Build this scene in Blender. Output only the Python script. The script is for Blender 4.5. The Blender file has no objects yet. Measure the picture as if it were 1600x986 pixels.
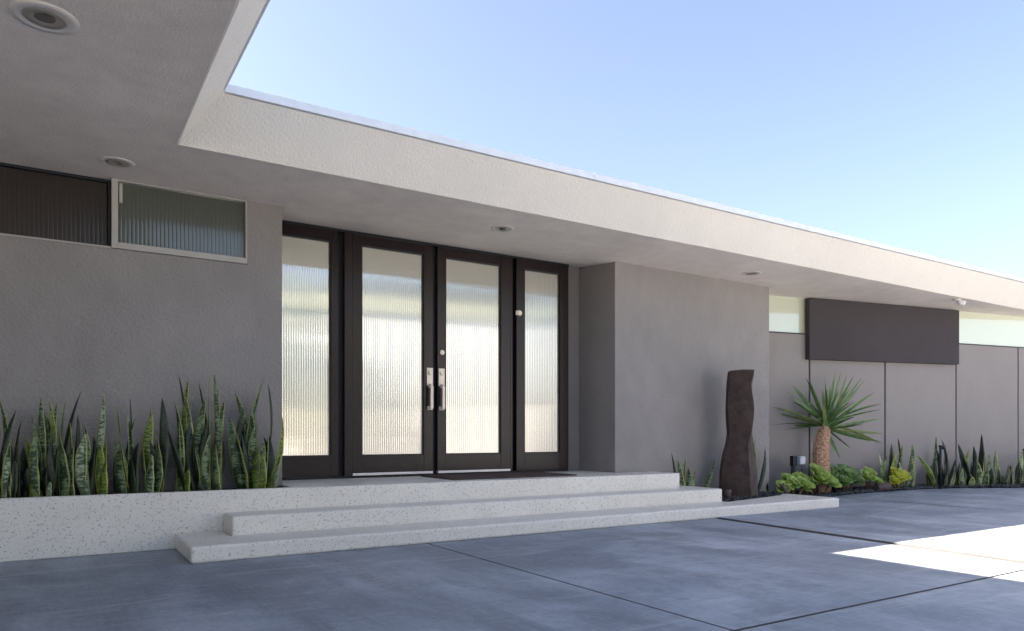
import bpy, bmesh, math, random
from mathutils import Vector, Matrix, noise
R = math.radians
random.seed(11)
scene = bpy.context.scene
col = scene.collection

# ------------------------------------------------------------------ camera, sky, sun, exposure
EYE = 0.865
cam = bpy.data.objects.new('camera', bpy.data.cameras.new('camera'))
col.objects.link(cam)
cam.location = (0, 0, EYE)
cam.rotation_euler = (R(90), 0, R(-(90 - 57.75)))
cam.data.sensor_width = 36
cam.data.lens = 36 * 1138 / 1600
cam.data.shift_y = 187 / 1600
cam.data.clip_start = 0.05
cam.data.clip_end = 3000
scene.camera = cam

SUN_TRAVEL = Vector((3.86, -1.98, -3.27))
world = bpy.data.worlds.new('World')
scene.world = world
world.use_nodes = True
wn = world.node_tree.nodes
sky = wn.new('ShaderNodeTexSky')
sky.sky_type = 'NISHITA'
sky.sun_disc = False
sky.sun_elevation = R(37)
sky.sun_rotation = math.atan2(-3.86, 1.98)
sky.altitude = 100
sky.air_density = 1.0
sky.dust_density = 3.0
sky.ozone_density = 3.0
bg = wn['Background']
bg.inputs['Strength'].default_value = 0.0515
tint = wn.new('ShaderNodeMix')
tint.data_type = 'RGBA'
tint.blend_type = 'MULTIPLY'
tint.inputs[0].default_value = 1.0
tint.inputs[7].default_value = (.97, 0.905, 0.90, 1)
world.node_tree.links.new(sky.outputs[0], tint.inputs[6])
hsv = wn.new('ShaderNodeHueSaturation')
hsv.inputs['Saturation'].default_value = 0.86
world.node_tree.links.new(tint.outputs[2], hsv.inputs['Color'])
world.node_tree.links.new(hsv.outputs[0], bg.inputs[0])

sd = bpy.data.lights.new('sun', 'SUN')
sd.energy = 5.0
sd.angle = R(0.5)
sd.color = (1.0, 0.86, 0.70)
sun = bpy.data.objects.new('sun', sd)
sun.rotation_euler = SUN_TRAVEL.to_track_quat('-Z', 'Y').to_euler()
sun.location = (-30, 15, 30)
col.objects.link(sun)

scene.view_settings.view_transform = 'Standard'
scene.view_settings.look = 'None'
scene.view_settings.gamma = 1
scene.view_settings.exposure = 2.95
scene.cycles.use_denoising = True
scene.cycles.max_bounces = 8
scene.cycles.diffuse_bounces = 4
scene.cycles.glossy_bounces = 4
scene.cycles.transmission_bounces = 6
scene.cycles.sample_clamp_indirect = 6

# ------------------------------------------------------------------ node helpers
def mat(name):
    m = bpy.data.materials.new(name)
    m.use_nodes = True
    nt = m.node_tree
    return m, nt, nt.nodes['Principled BSDF']

def N(nt, kind, **kw):
    n = nt.nodes.new('ShaderNode' + kind)
    for k, v in kw.items():
        if k in n.inputs:
            n.inputs[k].default_value = v
        else:
            setattr(n, k, v)
    return n

def objco(nt, scale=(1, 1, 1)):
    g = N(nt, 'NewGeometry')
    mp = N(nt, 'Mapping')
    mp.inputs['Scale'].default_value = scale
    nt.links.new(g.outputs['Position'], mp.inputs['Vector'])
    return mp.outputs[0]

def noise_t(nt, vec, scale, detail=3, rough=.55, dist=0.0):
    n = N(nt, 'TexNoise')
    n.inputs['Scale'].default_value = scale
    n.inputs['Detail'].default_value = detail
    n.inputs['Roughness'].default_value = rough
    n.inputs['Distortion'].default_value = dist
    nt.links.new(vec, n.inputs['Vector'])
    return n.outputs['Fac']

def ramp(nt, fac, stops):
    r = N(nt, 'ValToRGB')
    e = r.color_ramp.elements
    while len(e) > 1:
        e.remove(e[-1])
    for i, (p, c) in enumerate(stops):
        el = e[0] if i == 0 else e.new(p)
        el.position = p
        el.color = (c, c, c, 1) if not isinstance(c, tuple) else (*c, 1)
    nt.links.new(fac, r.inputs[0])
    return r.outputs[0]

def mixc(nt, fac, a, b, mode='MIX'):
    m = N(nt, 'Mix', data_type='RGBA', blend_type=mode)
    for sock, v in ((m.inputs[0], fac), (m.inputs[6], a), (m.inputs[7], b)):
        if isinstance(v, (int, float)):
            sock.default_value = v
        elif isinstance(v, tuple):
            sock.default_value = (*v, 1)
        else:
            nt.links.new(v, sock)
    return m.outputs[2]

def bump(nt, p, h, strength, dist, prev=None):
    b = N(nt, 'Bump')
    b.inputs['Strength'].default_value = strength
    b.inputs['Distance'].default_value = dist
    nt.links.new(h, b.inputs['Height'])
    if prev:
        nt.links.new(prev, b.inputs['Normal'])
    nt.links.new(b.outputs[0], p.inputs['Normal'])
    return b.outputs[0]

def simple(name, c, rough=.5, metal=0.0, var=.12, spec=.5):
    m, nt, p = mat(name)
    v = objco(nt)
    n = noise_t(nt, v, 9, 4)
    cc = mixc(nt, ramp(nt, n, [(.3, 0.0), (.7, 1.0)]), tuple(x * (1 - var) for x in c), tuple(min(1, x * (1 + var)) for x in c))
    nt.links.new(cc, p.inputs['Base Color'])
    p.inputs['Roughness'].default_value = rough
    p.inputs['Metallic'].default_value = metal
    p.inputs['Specular IOR Level'].default_value = spec
    return m

def stucco(name, c, grain=110, depth=.0035, stain=.10, strength=.6):
    m, nt, p = mat(name)
    v = objco(nt)
    big = noise_t(nt, v, .9, 5, .6, .4)
    mid = noise_t(nt, objco(nt, (1, 1, .45)), 5.5, 4, .6)
    f = N(nt, 'Math', operation='MULTIPLY')
    nt.links.new(ramp(nt, big, [(.3, 1 - stain), (.7, 1.0)]), f.inputs[0])
    nt.links.new(ramp(nt, mid, [(.3, 1 - stain * .5), (.7, 1.0)]), f.inputs[1])
    cc = mixc(nt, 1.0, c, f.outputs[0], 'MULTIPLY')
    nt.links.new(cc, p.inputs['Base Color'])
    p.inputs['Roughness'].default_value = .88
    p.inputs['Specular IOR Level'].default_value = .25
    fine = noise_t(nt, v, grain, 3, .6)
    b1 = bump(nt, p, fine, strength, depth)
    bump(nt, p, noise_t(nt, v, 14, 3, .5), .35, .006, b1)
    return m

M = {}
M['wall'] = stucco('grey_stucco', (.335, .312, .30), 42, .014, .17, .9)
M['panel'] = stucco('wall_panel_stucco', (.31, .285, .272), 90, .003, .08, .4)
M['soffit'] = stucco('soffit_plaster', (.87, .79, .72), 60, .009, .2, 1.0)
M['fascia'] = stucco('fascia_plaster', (.80, .75, .68), 55, .008, .06, .9)
M['cap'] = simple('cap_metal', (.74, .77, .82), .45, .0, .05)
M['roof'] = simple('roof_membrane', (.6, .6, .6), .8)
M['box'] = stucco('dark_panel_paint', (.068, .060, .064), 120, .002, .12, .3)
M['frame'] = simple('bronze_frame', (.016, .009, .0095), .3, 0.0, .2, .32)
M['gap'] = simple('frame_gap', (.008, .009, .014), .5)
M['alu'] = simple('pale_frame', (.42, .40, .37), .45, 0, .06)
M['groove'] = simple('groove_metal', (.03, .034, .04), .45)
M['nickel'] = simple('satin_nickel', (.70, .62, .52), .42, .3, .08)
M['silver'] = simple('silver_sill', (.6, .6, .62), .35, .6, .08)
M['interior'] = simple('interior_paint', (.72, .75, .76), .8, 0, .04)
M['interior_floor'] = simple('interior_floor', (.55, .53, .5), .3, 0, .08)
M['mat'] = simple('coir_mat', (.075, .048, .042), .95, 0, .3)
M['black'] = simple('black_metal', (.012, .012, .016), .45, .2)
M['brownpipe'] = simple('brown_paint', (.10, .07, .065), .55)
M['trimwhite'] = simple('white_trim', (.72, .69, .66), .5, 0, .08)
M['soffit_trim'] = simple('painted_trim', (.68, .63, .58), .6, 0, .05)
M['reflector'] = simple('lamp_reflector', (.5, .46, .40), .35, .6)
M['lens'] = simple('lamp_lens', (.10, .09, .08), .08, 0)
M['white'] = simple('white_paint', (.70, .68, .64), .7, 0, .04)
M['beige'] = simple('beige_paint', (.50, .51, .53), .8, 0, .05)
M['olive'] = simple('olive_paint', (.24, .245, .17), .7)
M['soil'] = simple('dark_soil', (.018, .015, .013), .95, 0, .4)
M['plasticclear'] = simple('clear_cover', (.34, .40, .48), .12, 0, .1)

# reeded glass: real ridges, mirror coat over transmission
def glass(name, tint, refl, rough, dark=None, milk=None, blend=.35):
    m, nt, p = mat(name)
    out = nt.nodes['Material Output']
    nt.nodes.remove(p)
    gl = N(nt, 'BsdfGlossy')
    gl.inputs['Roughness'].default_value = rough
    gl.inputs['Color'].default_value = (1, 1, .97, 1)
    if dark:
        tr = N(nt, 'BsdfPrincipled')
        tr.inputs['Base Color'].default_value = (*dark, 1)
        tr.inputs['Roughness'].default_value = .4
    else:
        tr = N(nt, 'BsdfRefraction')
        tr.inputs['IOR'].default_value = 1.12
        tr.inputs['Roughness'].default_value = rough * 1.6
        tr.inputs['Color'].default_value = (*tint, 1)
        if milk:
            df = N(nt, 'BsdfDiffuse')
            df.inputs['Color'].default_value = (*milk, 1)  # cream share painted in for the reflected soffit and lit room
            m2 = N(nt, 'MixShader')
            m2.inputs[0].default_value = .4
            nt.links.new(tr.outputs[0], m2.inputs[1]); nt.links.new(df.outputs[0], m2.inputs[2])
            tr = m2
    fr = N(nt, 'LayerWeight')
    fr.inputs['Blend'].default_value = blend
    mr = N(nt, 'MapRange')
    mr.inputs['To Min'].default_value = refl
    mr.inputs['To Max'].default_value = 1.0
    nt.links.new(fr.outputs['Fresnel'], mr.inputs['Value'])
    mx = N(nt, 'MixShader')
    nt.links.new(mr.outputs[0], mx.inputs[0])
    nt.links.new(tr.outputs[0], mx.inputs[1])
    nt.links.new(gl.outputs[0], mx.inputs[2])
    nt.links.new(mx.outputs[0], out.inputs[0])
    return m
M['glass'] = glass('reeded_glass', (.93, .95, .86), .42, .03, None, (.88, .86, .72))
M['glass_green'] = glass('green_glass', (.75, .85, .68), .12, .04, (.66, .70, .54))  # opaque cream-green base stands in for soffit reflection and room light
M['glass_bronze'] = glass('bronze_glass', (.3, .2, .15), .03, .12, (.012, .005, .004), None, .12)
M['glass_dim'] = glass('dim_reeded_glass', (.3, .32, .28), .07, .10, (.055, .062, .048), None, .14)

# terrazzo
def terrazzo():
    m, nt, p = mat('terrazzo')
    v = objco(nt)
    big = noise_t(nt, v, 2.2, 4, .6)
    base = mixc(nt, ramp(nt, big, [(.3, 0.0), (.7, 1.0)]), (.74, .70, .635), (.82, .78, .71))
    def chips(scale, lo, hi, thr, seed):
        vo = N(nt, 'TexVoronoi')
        vo.inputs['Scale'].default_value = scale
        mp = N(nt, 'Mapping')
        mp.inputs['Location'].default_value = (seed, seed * 2, seed * 3)
        nt.links.new(v, mp.inputs[0])
        wv = N(nt, 'TexNoise')
        wv.inputs['Scale'].default_value = scale * 1.5
        nt.links.new(mp.outputs[0], wv.inputs['Vector'])
        add = mixc(nt, .03, mp.outputs[0], wv.outputs['Color'], 'ADD')
        nt.links.new(add, vo.inputs['Vector'])
        near = ramp(nt, vo.outputs['Distance'], [(lo, 1.0), (hi, 0.0)])
        sep = N(nt, 'SeparateColor')
        nt.links.new(vo.outputs['Color'], sep.inputs[0])
        pick = N(nt, 'Math', operation='GREATER_THAN')
        pick.inputs[1].default_value = thr
        nt.links.new(sep.outputs[0], pick.inputs[0])
        mu = N(nt, 'Math', operation='MULTIPLY')
        nt.links.new(near, mu.inputs[0]); nt.links.new(pick.outputs[0], mu.inputs[1])
        return mu.outputs[0], sep.outputs[1]
    f1, c1 = chips(66, .24, .38, .87, 1.3)
    chipcol = ramp(nt, c1, [(0, (.26, .26, .25)), (.5, (.40, .38, .35)), (.8, (.46, .39, .31)), (1, (.22, .23, .24))])
    a = mixc(nt, f1, base, chipcol)
    f2, c2 = chips(95, .3, .42, .80, 4.1)
    chip2 = ramp(nt, c2, [(0, (.14, .14, .14)), (.5, (.35, .31, .26)), (1, (.22, .23, .23))])
    a2 = mixc(nt, f2, a, chip2)
    # grime on a noise of its own
    gr = ramp(nt, noise_t(nt, objco(nt, (1, 1, 3)), 3.3, 5, .7), [(.62, 0.0), (.8, .22)])
    a3 = mixc(nt, gr, a2, (.30, .25, .19))
    nt.links.new(a3, p.inputs['Base Color'])
    p.inputs['Roughness'].default_value = .42
    bump(nt, p, noise_t(nt, v, 60, 3), .15, .002)
    return m
M['terrazzo'] = terrazzo()

def concrete():
    m, nt, p = mat('driveway_concrete')
    v = objco(nt)
    big = noise_t(nt, v, .8, 6, .68, .3)
    mid = noise_t(nt, objco(nt, (1.0, .35, 1)), 2.4, 6, .65, .8)
    base = mixc(nt, ramp(nt, big, [(.32, 0.0), (.68, 1.0)]), (.175, .208, .26), (.46, .50, .56))
    a = mixc(nt, ramp(nt, mid, [(.36, .8), (.60, 0.0)]), base, (.14, .168, .21))
    brx = noise_t(nt, objco(nt, (60, 1.1, 1)), 1.0, 3, .6)
    bry = noise_t(nt, objco(nt, (.9, 42, 1)), 1.0, 3, .6)
    a = mixc(nt, ramp(nt, brx, [(.35, 0.0), (.7, .12)]), a, (.55, .57, .61))
    a = mixc(nt, ramp(nt, bry, [(.55, 0.0), (.75, .22)]), a, (.18, .20, .24))
    smear = noise_t(nt, objco(nt, (.7, 4.5, 1)), 1.3, 5, .65, 1.2)
    a = mixc(nt, ramp(nt, smear, [(.54, 0.0), (.72, .4)]), a, (.60, .61, .64))
    spots = noise_t(nt, v, 5.5, 2, .4)
    a = mixc(nt, ramp(nt, spots, [(.70, 0.0), (.76, .55)]), a, (.17, .18, .21))
    g2 = noise_t(nt, objco(nt, (1, .5, 1)), 34, 4, .75)
    a = mixc(nt, ramp(nt, g2, [(.3, .30), (.5, 0.0)]), a, (.12, .14, .17))
    a = mixc(nt, ramp(nt, g2, [(.54, 0.0), (.75, .35)]), a, (.52, .55, .58))
    gn = noise_t(nt, v, 150, 2, .7)
    a = mixc(nt, ramp(nt, gn, [(.3, .35), (.5, 0.0)]), a, (.15, .16, .19))
    a = mixc(nt, ramp(nt, gn, [(.55, 0.0), (.75, .35)]), a, (.6, .61, .63))
    nt.links.new(a, p.inputs['Base Color'])
    rr = ramp(nt, mid, [(.3, .48), (.7, .72)])
    nt.links.new(rr, p.inputs['Roughness'])
    b = bump(nt, p, noise_t(nt, v, 120, 3, .6), .35, .0025)
    bump(nt, p, brx, .25, .002, b)
    return m
M['concrete'] = concrete()
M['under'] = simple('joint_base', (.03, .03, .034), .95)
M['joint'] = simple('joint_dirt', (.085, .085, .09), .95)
M['ground'] = simple('dry_ground', (.38, .34, .28), .95, 0, .15)

def snake_mat(name, dark, pale, edge):
    m, nt, p = mat(name)
    uv = N(nt, 'UVMap')
    sep = N(nt, 'SeparateXYZ')
    nt.links.new(uv.outputs[0], sep.inputs[0])
    g = N(nt, 'NewGeometry')
    nz = noise_t(nt, g.outputs['Position'], 14, 2, .5)
    ri = N(nt, 'ObjectInfo')
    # irregular bands running across the leaf
    mp = N(nt, 'Mapping'); mp.inputs['Scale'].default_value = (1.2, 62, 1)
    nt.links.new(uv.outputs[0], mp.inputs[0])
    ps = N(nt, 'VectorMath', operation='MULTIPLY_ADD')
    nt.links.new(g.outputs['Position'], ps.inputs[0]); ps.inputs[1].default_value = (9, 9, 0)
    nt.links.new(mp.outputs[0], ps.inputs[2])
    bn = noise_t(nt, ps.outputs[0], 1.0, 3, .6)
    pt = noise_t(nt, g.outputs['Position'], 11, 3, .6)
    ad = N(nt, 'Math', operation='MULTIPLY_ADD')
    nt.links.new(pt, ad.inputs[0]); ad.inputs[1].default_value = .7
    nt.links.new(bn, ad.inputs[2])
    band = ramp(nt, ad.outputs[0], [(.80, 0.0), (.95, 1.0)])
    c = mixc(nt, band, dark, pale)
    # pale margin along the leaf edge
    e = N(nt, 'Math', operation='SUBTRACT'); e.inputs[1].default_value = .5
    nt.links.new(sep.outputs[0], e.inputs[0])
    ab = N(nt, 'Math', operation='ABSOLUTE'); nt.links.new(e.outputs[0], ab.inputs[0])
    c = mixc(nt, ramp(nt, ab.outputs[0], [(.34, 0.0), (.44, .9)]), c, edge)
    nt.links.new(c, p.inputs['Base Color'])
    p.inputs['Roughness'].default_value = .42
    return m
M['snake'] = snake_mat('snake_plant_leaf', (.008, .026, .008), (.17, .24, .12), (.30, .33, .09))
M['snake_pale'] = snake_mat('snake_plant_leaf_pale', (.03, .065, .025), (.34, .41, .27), (.42, .43, .16))
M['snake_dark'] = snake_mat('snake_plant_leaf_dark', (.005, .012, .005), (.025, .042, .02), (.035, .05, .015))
M['snake_yel'] = snake_mat('snake_plant_leaf_olive', (.035, .07, .008), (.20, .27, .05), (.42, .42, .08))

def curtain():
    m, nt, p = mat('sheer_curtain')
    out = nt.nodes['Material Output']
    t = N(nt, 'BsdfTranslucent'); t.inputs[0].default_value = (.30, .31, .29, 1)
    p.inputs['Base Color'].default_value = (.6, .58, .45, 1); p.inputs['Roughness'].default_value = .9
    mx = N(nt, 'MixShader'); mx.inputs[0].default_value = .6
    nt.links.new(p.outputs[0], mx.inputs[1]); nt.links.new(t.outputs[0], mx.inputs[2]); nt.links.new(mx.outputs[0], out.inputs[0])
    return m
M['curtain'] = curtain()

def leafmat(name, a, b, rough=.45, trans=.0):
    m, nt, p = mat(name)
    g = N(nt, 'NewGeometry')
    n = noise_t(nt, g.outputs['Position'], 16, 3, .6)
    r = N(nt, 'ObjectInfo')
    c = mixc(nt, ramp(nt, n, [(.3, 0.0), (.7, 1.0)]), a, b)
    nt.links.new(c, p.inputs['Base Color'])
    p.inputs['Roughness'].default_value = rough
    if trans:
        out = nt.nodes['Material Output']
        t = N(nt, 'BsdfTranslucent')
        nt.links.new(c, t.inputs[0])
        mx = N(nt, 'MixShader'); mx.inputs[0].default_value = trans
        nt.links.new(p.outputs[0], mx.inputs[1]); nt.links.new(t.outputs[0], mx.inputs[2])
        nt.links.new(mx.outputs[0], out.inputs[0])
    return m
M['yucca'] = leafmat('yucca_leaf', (.035, .09, .025), (.12, .22, .06), .35)
M['yucca_yel'] = leafmat('yucca_leaf_yellowish', (.10, .15, .04), (.20, .24, .08), .4)
M['succ'] = leafmat('succulent_leaf', (.24, .38, .06), (.46, .58, .15), .4, .2)
M['succ_yel'] = leafmat('succulent_leaf_yellow', (.40, .46, .03), (.62, .62, .08), .45, .2)
M['succ_dark'] = leafmat('succulent_leaf_dark', (.08, .17, .04), (.22, .34, .09), .4, .15)
M['hedge'] = leafmat('hedge_leaf', (.03, .06, .015), (.08, .12, .03), .5)
M['wood'] = simple('branch_bark', (.12, .09, .06), .9, 0, .3)

def trunkmat():
    m, nt, p = mat('yucca_bark')
    g = N(nt, 'NewGeometry')
    n = noise_t(nt, g.outputs['Position'], 40, 3, .6)
    c = mixc(nt, ramp(nt, n, [(.35, 0.0), (.65, 1.0)]), (.30, .15, .08), (.80, .57, .41))
    nt.links.new(c, p.inputs['Base Color'])
    p.inputs['Roughness'].default_value = .85
    return m
M['bark'] = trunkmat()

def stonemat():
    m, nt, p = mat('basalt')
    v = objco(nt)
    n = noise_t(nt, v, 7, 6, .65)
    c = mixc(nt, ramp(nt, n, [(.35, 0.0), (.65, 1.0)]), (.024, .013, .010), (.072, .041, .031))
    f = noise_t(nt, v, 75, 3, .7)
    c = mixc(nt, ramp(nt, f, [(.55, 0.0), (.75, .5)]), c, (.13, .10, .09))
    nt.links.new(c, p.inputs['Base Color'])
    p.inputs['Roughness'].default_value = .62
    b = bump(nt, p, f, .6, .006)
    bump(nt, p, noise_t(nt, v, 16, 5, .65), .6, .012, b)
    return m
M['stone'] = stonemat()

def pebmat():
    m, nt, p = mat('black_pebble')
    g = N(nt, 'NewGeometry')
    n = noise_t(nt, g.outputs['Position'], 30, 1)
    c = mixc(nt, ramp(nt, n, [(.3, 0.0), (.7, 1.0)]), (.008, .009, .012), (.045, .05, .06))
    nt.links.new(c, p.inputs['Base Color'])
    p.inputs['Roughness'].default_value = .45
    return m
M['pebble'] = pebmat()

# ------------------------------------------------------------------ mesh helpers
ORG = {}
def link(o, parent, org):
    col.objects.link(o)
    ORG[o.name] = Vector(org)
    if parent:
        o.parent = parent
        o.location = Vector(org) - ORG[parent.name]
    else:
        o.location = org
    return o

def empty(name, loc, label, cat, group=None, kind=None):
    o = bpy.data.objects.new(name, None)
    o.empty_display_size = .1
    link(o, None, loc)
    tag(o, label, cat, group, kind)
    return o

def tag(o, label=None, cat=None, group=None, kind=None):
    if label: o['label'] = label
    if cat: o['category'] = cat
    if group: o['group'] = group
    if kind: o['kind'] = kind
    return o

class MB:
    def __init__(s):
        s.bm = bmesh.new()
        s.uv = s.bm.loops.layers.uv.new('UVMap')
    def poly(s, pts, mi=0):
        vs = [s.bm.verts.new(p) for p in pts]
        f = s.bm.faces.new(vs); f.material_index = mi
        return f
    def box(s, a, b, mi=0):
        x0, y0, z0 = a; x1, y1, z1 = b
        return s.hexa([(x0, y0), (x1, y0), (x1, y1), (x0, y1)], z0, z1, mi)
    def hexa(s, plan, z0, z1, mi=0):
        """prism over a plan polygon (counter-clockwise)"""
        n = len(plan)
        zb = z0 if isinstance(z0, (list, tuple)) else [z0] * n
        zt = z1 if isinstance(z1, (list, tuple)) else [z1] * n
        lo = [s.bm.verts.new((p[0], p[1], zb[i])) for i, p in enumerate(plan)]
        hi = [s.bm.verts.new((p[0], p[1], zt[i])) for i, p in enumerate(plan)]
        fs = [s.bm.faces.new(lo[::-1]), s.bm.faces.new(hi)]
        for i in range(n):
            j = (i + 1) % n
            fs.append(s.bm.faces.new((lo[i], lo[j], hi[j], hi[i])))
        for f in fs: f.material_index = mi
        return fs
    def tube(s, pts, rad, n=12, cap=True, smooth=True, mi=0):
        pts = [Vector(p) for p in pts]
        rings = []
        for i, p in enumerate(pts):
            d = (pts[min(i + 1, len(pts) - 1)] - pts[max(i - 1, 0)]).normalized()
            a = d.orthogonal().normalized() if abs(d.z) < .99 else Vector((1, 0, 0))
            if abs(d.z) < .99 and i: a = (rings_a - d * rings_a.dot(d)).normalized()
            rings_a = a
            b = d.cross(a)
            r = rad[i] if isinstance(rad, (list, tuple)) else rad
            rings.append([s.bm.verts.new(p + (a * math.cos(2 * math.pi * k / n) + b * math.sin(2 * math.pi * k / n)) * r) for k in range(n)])
        for i in range(len(rings) - 1):
            for k in range(n):
                f = s.bm.faces.new((rings[i][k], rings[i][(k + 1) % n], rings[i + 1][(k + 1) % n], rings[i + 1][k]))
                f.smooth = smooth; f.material_index = mi
        if cap:
            for r_, rev in ((rings[0], True), (rings[-1], False)):
                f = s.bm.faces.new(r_[::-1] if rev else r_); f.material_index = mi
    def build(s, name, mats, parent=None, org=None, bevel=0, seg=2):
        if org is None:
            org = ORG[parent.name] if parent else (0, 0, 0)
        org = Vector(org)
        bmesh.ops.recalc_face_normals(s.bm, faces=s.bm.faces) if not getattr(s, 'norec', False) else None
        bmesh.ops.translate(s.bm, verts=s.bm.verts, vec=-org)
        me = bpy.data.meshes.new(name)
        s.bm.to_mesh(me); s.bm.free()
        for m in (mats if isinstance(mats, list) else [mats]):
            me.materials.append(m)
        o = bpy.data.objects.new(name, me)
        link(o, parent, org)
        if bevel:
            md = o.modifiers.new('edge', 'BEVEL')
            md.width = bevel; md.segments = seg; md.limit_method = 'ANGLE'; md.angle_limit = R(40)
        return o

def reeded(x0, x1, y, z0, z1, pitch=.024, depth=.0024, per=10):
    """pane with half-round vertical ridges on the street side, flat at the back"""
    mb = MB(); mb.norec = True
    n = max(1, round((x1 - x0) / pitch)); p = (x1 - x0) / n
    cols = []
    for i in range(n):
        for k in range(per):
            t = k / per
            cols.append((x0 + (i + t) * p, y - depth * (1 - abs(2 * t - 1) ** 4) ))
    cols.append((x1, y))
    va = [mb.bm.verts.new((a, b, z0)) for a, b in cols]
    vb = [mb.bm.verts.new((a, b, z1)) for a, b in cols]
    for i in range(len(cols) - 1):
        f = mb.bm.faces.new((va[i], va[i + 1], vb[i + 1], vb[i])); f.smooth = True
    return mb

# ------------------------------------------------------------------ ground, driveway, patio
def zg(x, y=0):
    t = max(0, min(1, (x - 8) / 3))
    return .038 * t * t * (3 - 2 * t) + (.010 if x > 6.3 else 0)   # slabs past the wide joint sit a little proud

mb = MB(); mb.poly([(-400, -400, -.07), (400, -400, -.07), (400, 400, -.07), (-400, 400, -.07)])
tag(mb.build('ground', M['ground']), kind='structure')

XJ = [(-10.5, -10.5), (-7.0, -7.0), (-3.8, -3.8), (-.6, -.6), (2.53, 2.55), (5.92, 5.54), (9.1, 8.95), (12.4, 12.3), (15.6, 15.6), (19, 19)]  # x at y=6.04 and y=2.2
YJ = [7.2, 2.2, -1.0, -4.2, -7.4, -10.6]
def xj(k, y):
    a, b = XJ[k]
    return b + (a - b) * max(0.0, (y - 2.2)) / 3.84 if y > 2.2 else b
mb = MB(); mb.norec = True
for i in range(len(XJ) - 1):
    for j in range(len(YJ) - 1):
        y1, y0 = YJ[j], YJ[j + 1]
        g0 = .024 if i == 5 else .005
        g1 = .024 if i + 1 == 5 else .005
        nx, ny = 8, 6
        grid = []
        for b in range(ny + 1):
            yy = (y0 + .008) + (y1 - y0 - .016) * b / ny
            row = []
            for a in range(nx + 1):
                xa, xb = xj(i, yy) + g0, xj(i + 1, yy) - g1
                x = xa + (xb - xa) * a / nx
                if a == 0 or a == nx:
                    w = .004 if (g0 if a == 0 else g1) > .01 else .0012
                    x += noise.noise(Vector((x * 2, yy * 6, i))) * w * 1.4
                row.append(mb.bm.verts.new((x, yy, zg(max(x, 6.4)) if i >= 5 else 0)))
            grid.append(row)
        for b in range(ny):
            for a in range(nx):
                mb.bm.faces.new((grid[b][a], grid[b][a + 1], grid[b + 1][a + 1], grid[b + 1][a]))
        ring = grid[0] + [r[-1] for r in grid[1:]] + grid[-1][-2::-1] + [r[0] for r in grid[-2:0:-1]]
        low = [mb.bm.verts.new(v.co + Vector((0, 0, -.045))) for v in ring]
        for k in range(len(ring)):
            k2 = (k + 1) % len(ring)
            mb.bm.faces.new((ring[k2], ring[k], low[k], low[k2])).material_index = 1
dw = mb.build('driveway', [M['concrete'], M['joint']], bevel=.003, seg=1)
tag(dw, kind='structure')
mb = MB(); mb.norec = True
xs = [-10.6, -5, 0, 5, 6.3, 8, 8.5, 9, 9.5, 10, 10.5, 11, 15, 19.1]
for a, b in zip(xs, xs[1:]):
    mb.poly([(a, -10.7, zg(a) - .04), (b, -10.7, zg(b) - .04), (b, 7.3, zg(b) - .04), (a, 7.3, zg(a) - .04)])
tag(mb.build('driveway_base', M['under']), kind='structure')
mb = MB(); mb.box((-9, 13.3, -.06), (17, 24, .36))
tag(mb.build('patio', M['white']), kind='structure')

# ------------------------------------------------------------------ the house
SZ = 2.883
CF = 0.3   # front edge of the carport roof
house = empty('modern_house', (3, 7, 0), 'low flat roofed modern house in grey stucco with white fascia and dark double doors', 'house')
H = house
DW = (.9804, -.1976)           # direction of the angled wing wall
WN = (-.1976, -.9804)          # its outward normal
WA = (8.736, 6.887)
def wl(x, off=0.0):
    """point on the wing wall with that x, moved outward by off"""
    t = (x - WA[0]) / DW[0]
    return (WA[0] + DW[0] * t + WN[0] * off, WA[1] + DW[1] * t + WN[1] * off)

# walls -------------------------------------------------------------
def wall_with_hole(name, x0, x1, y0, y1, z0, z1, hx0, hx1, hz0, m=M['wall'], bevel=.004):
    mb = MB()
    # one outline (the hole is open to the top)
    pts = [(x0, z0), (x1, z0), (x1, z1), (hx1, z1), (hx1, hz0), (hx0, hz0), (hx0, z1), (x0, z1)]
    f = [mb.bm.verts.new((x, y0, z)) for x, z in pts]
    b = [mb.bm.verts.new((x, y1, z)) for x, z in pts]
    mb.bm.faces.new(f); mb.bm.faces.new(b[::-1])
    for i in range(len(pts)):
        j = (i + 1) % len(pts)
        mb.bm.faces.new((f[j], f[i], b[i], b[j]))
    return mb.build(name, m, H, bevel=bevel)
wall_with_hole('wall', -7.0, 1.714, 6.515, 7.16, 0, SZ + .04, -3.4, 1.416, 2.333)
mb = MB(); mb.box((5.526, 6.515, 0), (8.251, 7.75, SZ + .04)); mb.build('wall', M['wall'], H, bevel=.006)
for a_, b_ in (((5.287, 7.2, .2), (5.527, 7.4, 3.0)), ((1.5, 7.165, .2), (1.76, 7.4, 3.0))):
    mb = MB(); mb.box(a_, b_); mb.build('wall', M['wall'], H)
mb = MB(); mb.box((-7.2, 6.6, 0), (-7.0, 13.2, SZ)); mb.build('wall', M['wall'], H)
mb = MB(); mb.box((-7.2, CF, 0), (-7.0, 6.6, SZ)); mb.build('wall', M['wall'], H)
e1 = wl(15.2)
mb = MB(); mb.box((15.2, e1[1] + .02, 0), (15.4, 13.2, SZ)); mb.build('wall', M['wall'], H)
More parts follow.
